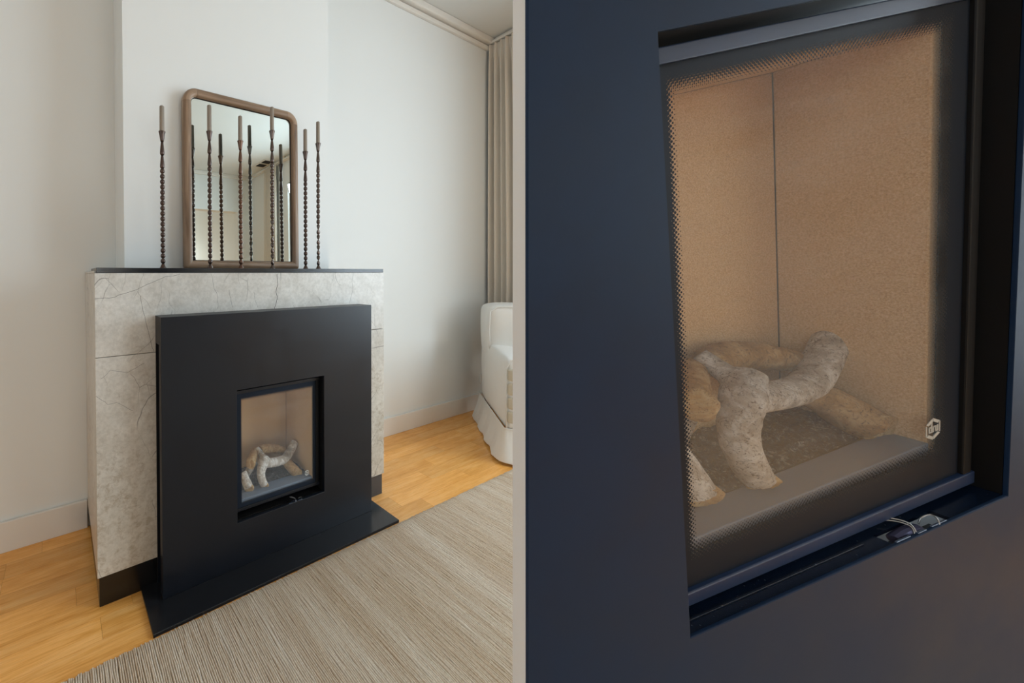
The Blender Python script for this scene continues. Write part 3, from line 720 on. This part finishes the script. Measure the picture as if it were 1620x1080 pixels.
rg = empty('rug', (0, 0, 0)); tag(rg, 'ribbed natural sisal rug in beige and brown on the oak floor', 'rug')
o = link('woven_ribs', me, M['rug'], rg); o['kind'] = 'stuff'
quick('backing', M['tan_fabric'], rg, rx0 + .003, rx1 - .003, ry0 + .004, ry1 - .008, .0004, .0016)

# ================================================================== CURTAINS
def curtain(name, ya, yb, label, n_fold, z0=.015, z1=3.10, x=3.238, seed=1):
    r = random.Random(seed); root = empty(name, (x, (ya + yb) / 2, z0)); tag(root, label, 'curtain', None)
    N = n_fold * 14; cols = []; ph = [r.uniform(-.5, .5) for _ in range(n_fold + 2)]
    zs = [0, .4, 1.0, 1.8, 2.5, z1 - z0 - .17, z1 - z0 - .10, z1 - z0 - .02, z1 - z0]
    b = MB(); vs = []
    for zi, z in enumerate(zs):
        head = z > z1 - z0 - .12
        for i in range(N + 1):
            u = i / N; f = u * n_fold; k = int(f)
            am = (.027 if not head else .014) * (1 + .35 * math.sin(k * 2.4 + seed)); 
            wv = math.sin(2 * math.pi * f + .25 * math.sin(z * 1.7 + k)) + (.35 * math.sin(4 * math.pi * f + 1.) if head else .15 * math.sin(4 * math.pi * f + z))
            sq = 1.0 + .04 * math.sin(z * 2)
            if head: sq = .88
            elif z > 2.0: sq = 1.0 - .12 * (z - 2.0) / .95
            yy = (yb - ya) / 2 - (1 - u) * (yb - ya) * sq
            vs.append((am * wv, yy, z))
    W_ = N + 1
    b.add(vs, [(j * W_ + i, j * W_ + i + 1, (j + 1) * W_ + i + 1, (j + 1) * W_ + i) for j in range(len(zs) - 1) for i in range(N)], True)
    o = b.build('drape', M['curtain'], root); so = o.modifiers.new('thick', 'SOLIDIFY'); so.thickness = .003; ss = o.modifiers.new('sub', 'SUBSURF'); ss.levels = 1; ss.render_levels = 2
    return root
c1 = curtain('curtain', .50, 1.868, 'beige linen curtain hanging in the corner behind the white armchair', 27, seed=3)
c2 = curtain('curtain', -2.72, -2.25, 'beige linen curtain at the far side of the window, seen in the mirror', 8, seed=5)
tr = empty('curtain_rail', (3.238, -.4, 3.10)); tag(tr, 'slim white curtain rail along the ceiling above the window', 'rail')
quick('rail', M['trim'], tr, -.012, .012, -2.4, 2.26, .006, .025, bevel=.002)
quick('rail_bracket', M['trim'], tr, -.008, .008, -1.6, -1.57, .0255, .0595, bevel=.001); quick('rail_bracket', M['trim'], tr, -.008, .008, 1.9, 1.93, .0255, .0595, bevel=.001)

# ceiling vent, seen in the mirror
cv = empty('ceiling_vent', (3.12, -2.45, CEIL)); tag(cv, 'small dark ceiling vent with two square outlets, seen in the mirror', 'vent')
quick('vent_frame', M['trim'], cv, -.10, .10, -.22, .22, -.008, -.0005, bevel=.002)
for s_ in (-.1, .1): quick('outlet', M['dark'], cv, -.075, .075, s_ - .075, s_ + .075, -.012, -.0082, bevel=.001)

# ================================================================== SOFA
A = Vector((2.92, 1.76, 0)); dv = Vector((-.7507, -.6606, 0)); wv = Vector((.6606, -.7507, 0))
mw = Matrix(((wv.x, -dv.x, 0, A.x), (wv.y, -dv.y, 0, A.y), (0, 0, 1, 0), (0, 0, 0, 1)))  # local X = across, local -Y = front
mw = Matrix.Translation(Vector((-.0, -.0, 0))) @ mw
so = empty('armchair', mw=mw); tag(so, 'white slipcovered armchair with a flared skirt in the corner by the curtain', 'armchair')
def soft(name, mat, x0, x1, y0, y1, z0, z1, r=.03, puff=.0, parent=so, **k):
    bm = bmesh.new(); bmesh.ops.create_cube(bm, size=1)
    bmesh.ops.subdivide_edges(bm, edges=bm.edges, cuts=6, use_grid_fill=True)
    for v in bm.verts:
        x, y, z = v.co * 2
        hx, hy, hz = (x1 - x0) / 2, (y1 - y0) / 2, (z1 - z0) / 2
        p = Vector((x * hx, y * hy, z * hz)); c = Vector((max(-hx + r, min(hx - r, p.x)), max(-hy + r, min(hy - r, p.y)), max(-hz + r, min(hz - r, p.z))))
        dd = p - c
        if dd.length > 1e-6 and dd.length > r: p = c + dd.normalized() * r
        p += Vector((x * (1 - y * y) * (1 - z * z), y * (1 - x * x) * (1 - z * z), z * (1 - x * x) * (1 - y * y))) * puff
        p += Vector((noise.noise(p * 7), noise.noise(p * 7 + Vector((5, 0, 0))), noise.noise(p * 7 + Vector((0, 9, 0))))) * .006
        v.co = p + Vector(((x0 + x1) / 2, (y0 + y1) / 2, (z0 + z1) / 2))
    for f in bm.faces: f.smooth = True
    me = bpy.data.meshes.new(name); bm.to_mesh(me); bm.free(); o = link(name, me, mat, parent); ss = o.modifiers.new('s', 'SUBSURF'); ss.levels = 1; ss.render_levels = 2
    return tag(o, **k)
SWD = .44   # compact two-seat width reaching the window wall
soft('backrest', M['sofa'], .0, SWD, -.33, -.03, .53, .925, .035, .010)
soft('arm', M['sofa'], .004, .17, -.775, .0, .19, .64, .03, .006)
soft('arm', M['sofa'], SWD - .17, SWD, -.76, -.34, .19, .63, .04, .006)
soft('seat_base', M['sofa'], .16, SWD - .16, -.74, -.05, .18, .36, .03)
soft('seat_cushion', M['tan_fabric'], .165, SWD - .165, -.77, -.33, .36, .52, .04, .015, label='tan seat cushion')
for k in range(4): # pleated front of the arm
    soft('pleat', M['tan_fabric'], .015, .165, -.785 - .002 * k, -.757, .25 + k * .085, .325 + k * .085, .012, label='tan pleated fold on the arm front')
b = MB(); b.tube([(.01, -.765, .21), (.008, -.765, .40), (.01, -.765, .58), (.03, -.765, .625), (.09, -.768, .635), (.15, -.765, .62)], .0045, 8); b.build('piping', M['sofa'], so)
b = MB(); b.tube([(.012, -.10, .56), (.010, -.10, .75), (.012, -.10, .88), (.03, -.10, .915)], .0045, 8); b.tube([(.012, -.32, .56), (.006, -.325, .75), (.012, -.325, .88), (.06, -.325, .915), (SWD - .06, -.325, .915)], .0045, 8); b.build('piping', M['sofa'], so)
# flared skirt
b = MB(); path = []
for i in range(31): path.append((0, -.02 - .745 * i / 30, -1, 0))
for i in range(1, 22): path.append((SWD * i / 21, -.765, 0, -1))
vs = []
for zi, (z, fl_) in enumerate(((.215, 0), (.15, .010), (.08, .030), (.014, .052))):
    for i, (x, y, nx, ny_) in enumerate(path):
        wv_ = .007 * math.sin(i * .75) * (1 - z / .215) + .003 * math.sin(i * 2.1 + 1) * (1 - z / .215)
        cxn, cyn = nx, ny_
        if i in (30,): cxn, cyn = -.7, -.7
        vs.append((x + cxn * (fl_ + wv_), y + cyn * (fl_ + wv_), z + .004 * math.sin(i * .9) * (z < .02)))
W_ = len(path); b.add(vs, [(j * W_ + i, j * W_ + i + 1, (j + 1) * W_ + i + 1, (j + 1) * W_ + i) for j in range(3) for i in range(W_ - 1)], True)
o = b.build('skirt', M['sofa'], so); sd = o.modifiers.new('t', 'SOLIDIFY'); sd.thickness = .003; ss = o.modifiers.new('s', 'SUBSURF'); ss.levels = 1; ss.render_levels = 2
b = MB(); b.tube([(-.003, -.02, .212), (-.004, -.40, .212), (-.003, -.765, .214), (.02, -.772, .214), (SWD, -.772, .212)], .004, 8); b.build('skirt_piping', M['sofa'], so)
for x, y in ((.05, -.07), (.05, -.70), (SWD - .06, -.07), (SWD - .06, -.55)):
    quick('foot', M['walnut'], so, x - .02, x + .02, y - .02, y + .02, .011, .19)

# ================================================================== THE CLOSE FIREPLACE (second view)
SK = .0736
ML = Matrix(((.9004, .3563, -.1835 - .9004 * SK, .4846), (-.3615, .9320, -.0003 + .3615 * SK, .1010), (.2422, .0666, .9858 - .2422 * SK, .8267), (0, 0, 0, 1)))
fmR = lambda p: (p[0] + SK * p[2], p[1], p[2])
def zfloor(x, y, z_world=.013):
    # local z where the panel meets the rug
    z = -.8
    for _ in range(20):
        w = .8267 + .2422 * x + .0666 * y + .9858 * z; z -= (w - z_world) / .9858
    return z
fire_insert(ML, dict(W=.393, H=.5101, d=.0154, D=.102, ys=1.0, sk=SK, rs=.68, clear=(.0410, .3460, .0600, .4670), bar=(.0135, .0055, .5035), dR=.389, gxR=.3735,
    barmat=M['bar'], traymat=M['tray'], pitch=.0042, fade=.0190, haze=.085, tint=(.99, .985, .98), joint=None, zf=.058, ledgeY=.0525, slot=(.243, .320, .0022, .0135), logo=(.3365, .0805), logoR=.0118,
    label='large close glass-fronted gas fire in the black panel at right',
    logs=['large forked white driftwood log in the close fireplace at right', 'large tan split log leaning right in the close fireplace at right', 'large tan log lying at the back of the close fireplace at right',
          'large round sawn log at the left glass edge of the close fireplace', 'large short log at the lower left corner of the close fireplace', 'large grey log behind the driftwood in the close fireplace at right']), 'close')
cpnl = empty('fireplace_facade', mw=ML); tag(cpnl, 'large black steel fireplace panel with bluish daylight in its colour, close to the camera at right', 'fireplace')
lx = lambda z, x573, sl: x573 + (z - .573) * sl
xl0 = lambda z: lx(z, -.1036, .1061)
zl, zr = zfloor(xl0(-.80), 0), zfloor(.62, 0)
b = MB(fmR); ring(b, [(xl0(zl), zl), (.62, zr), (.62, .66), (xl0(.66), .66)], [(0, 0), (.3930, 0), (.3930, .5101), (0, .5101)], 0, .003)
b.build('front_plate', M['steel_cool_lit'], cpnl, .0008)
b = MB(fmR); b.box(-.003, 0, .0032, .06, -.003, .5131); b.box(.393, .396, .0032, .06, -.003, .5131); b.box(0, .393, .0032, .06, .5101, .5131)
b.build('opening_sleeve', M['dark'], cpnl)
b = MB(fmR)
xa = lambda z: lx(z, -.0985, .109); xb = lambda z: lx(z, -.0888, .1107)
za0, za1, zb0, zb1 = zfloor(xa(-.8), .0105), zfloor(.62, .0105), zfloor(xb(-.8), .03), zfloor(.62, .03)
# backing board with the opening cut through
out0 = [(xa(za0), za0), (.62, za1), (.62, .66), (xa(.66), .66)]; out1 = [(xb(zb0), zb0), (.62, zb1), (.62, .66), (xb(.66), .66)]; hol = [(-.0035, -.0235), (.3965, -.0235), (.3965, .5136), (-.0035, .5136)]
vs = [(x, .0033, z) for x, z in out0] + [(x, .0033, z) for x, z in hol] + [(x, .030, z) for x, z in out1] + [(x, .030, z) for x, z in hol]; fs = []
for i in range(4):
    j = (i + 1) % 4; fs += [(i, j, 4 + j, 4 + i), (8 + i, 12 + i, 12 + j, 8 + j), (i, 8 + i, 8 + j, j), (4 + i, 4 + j, 12 + j, 12 + i)]
b.add(vs, fs); bo = b.build('backing_board', M['partition'], None, mw=ML); tag(bo, 'tall white board edge between the room and the close black panel', 'partition')
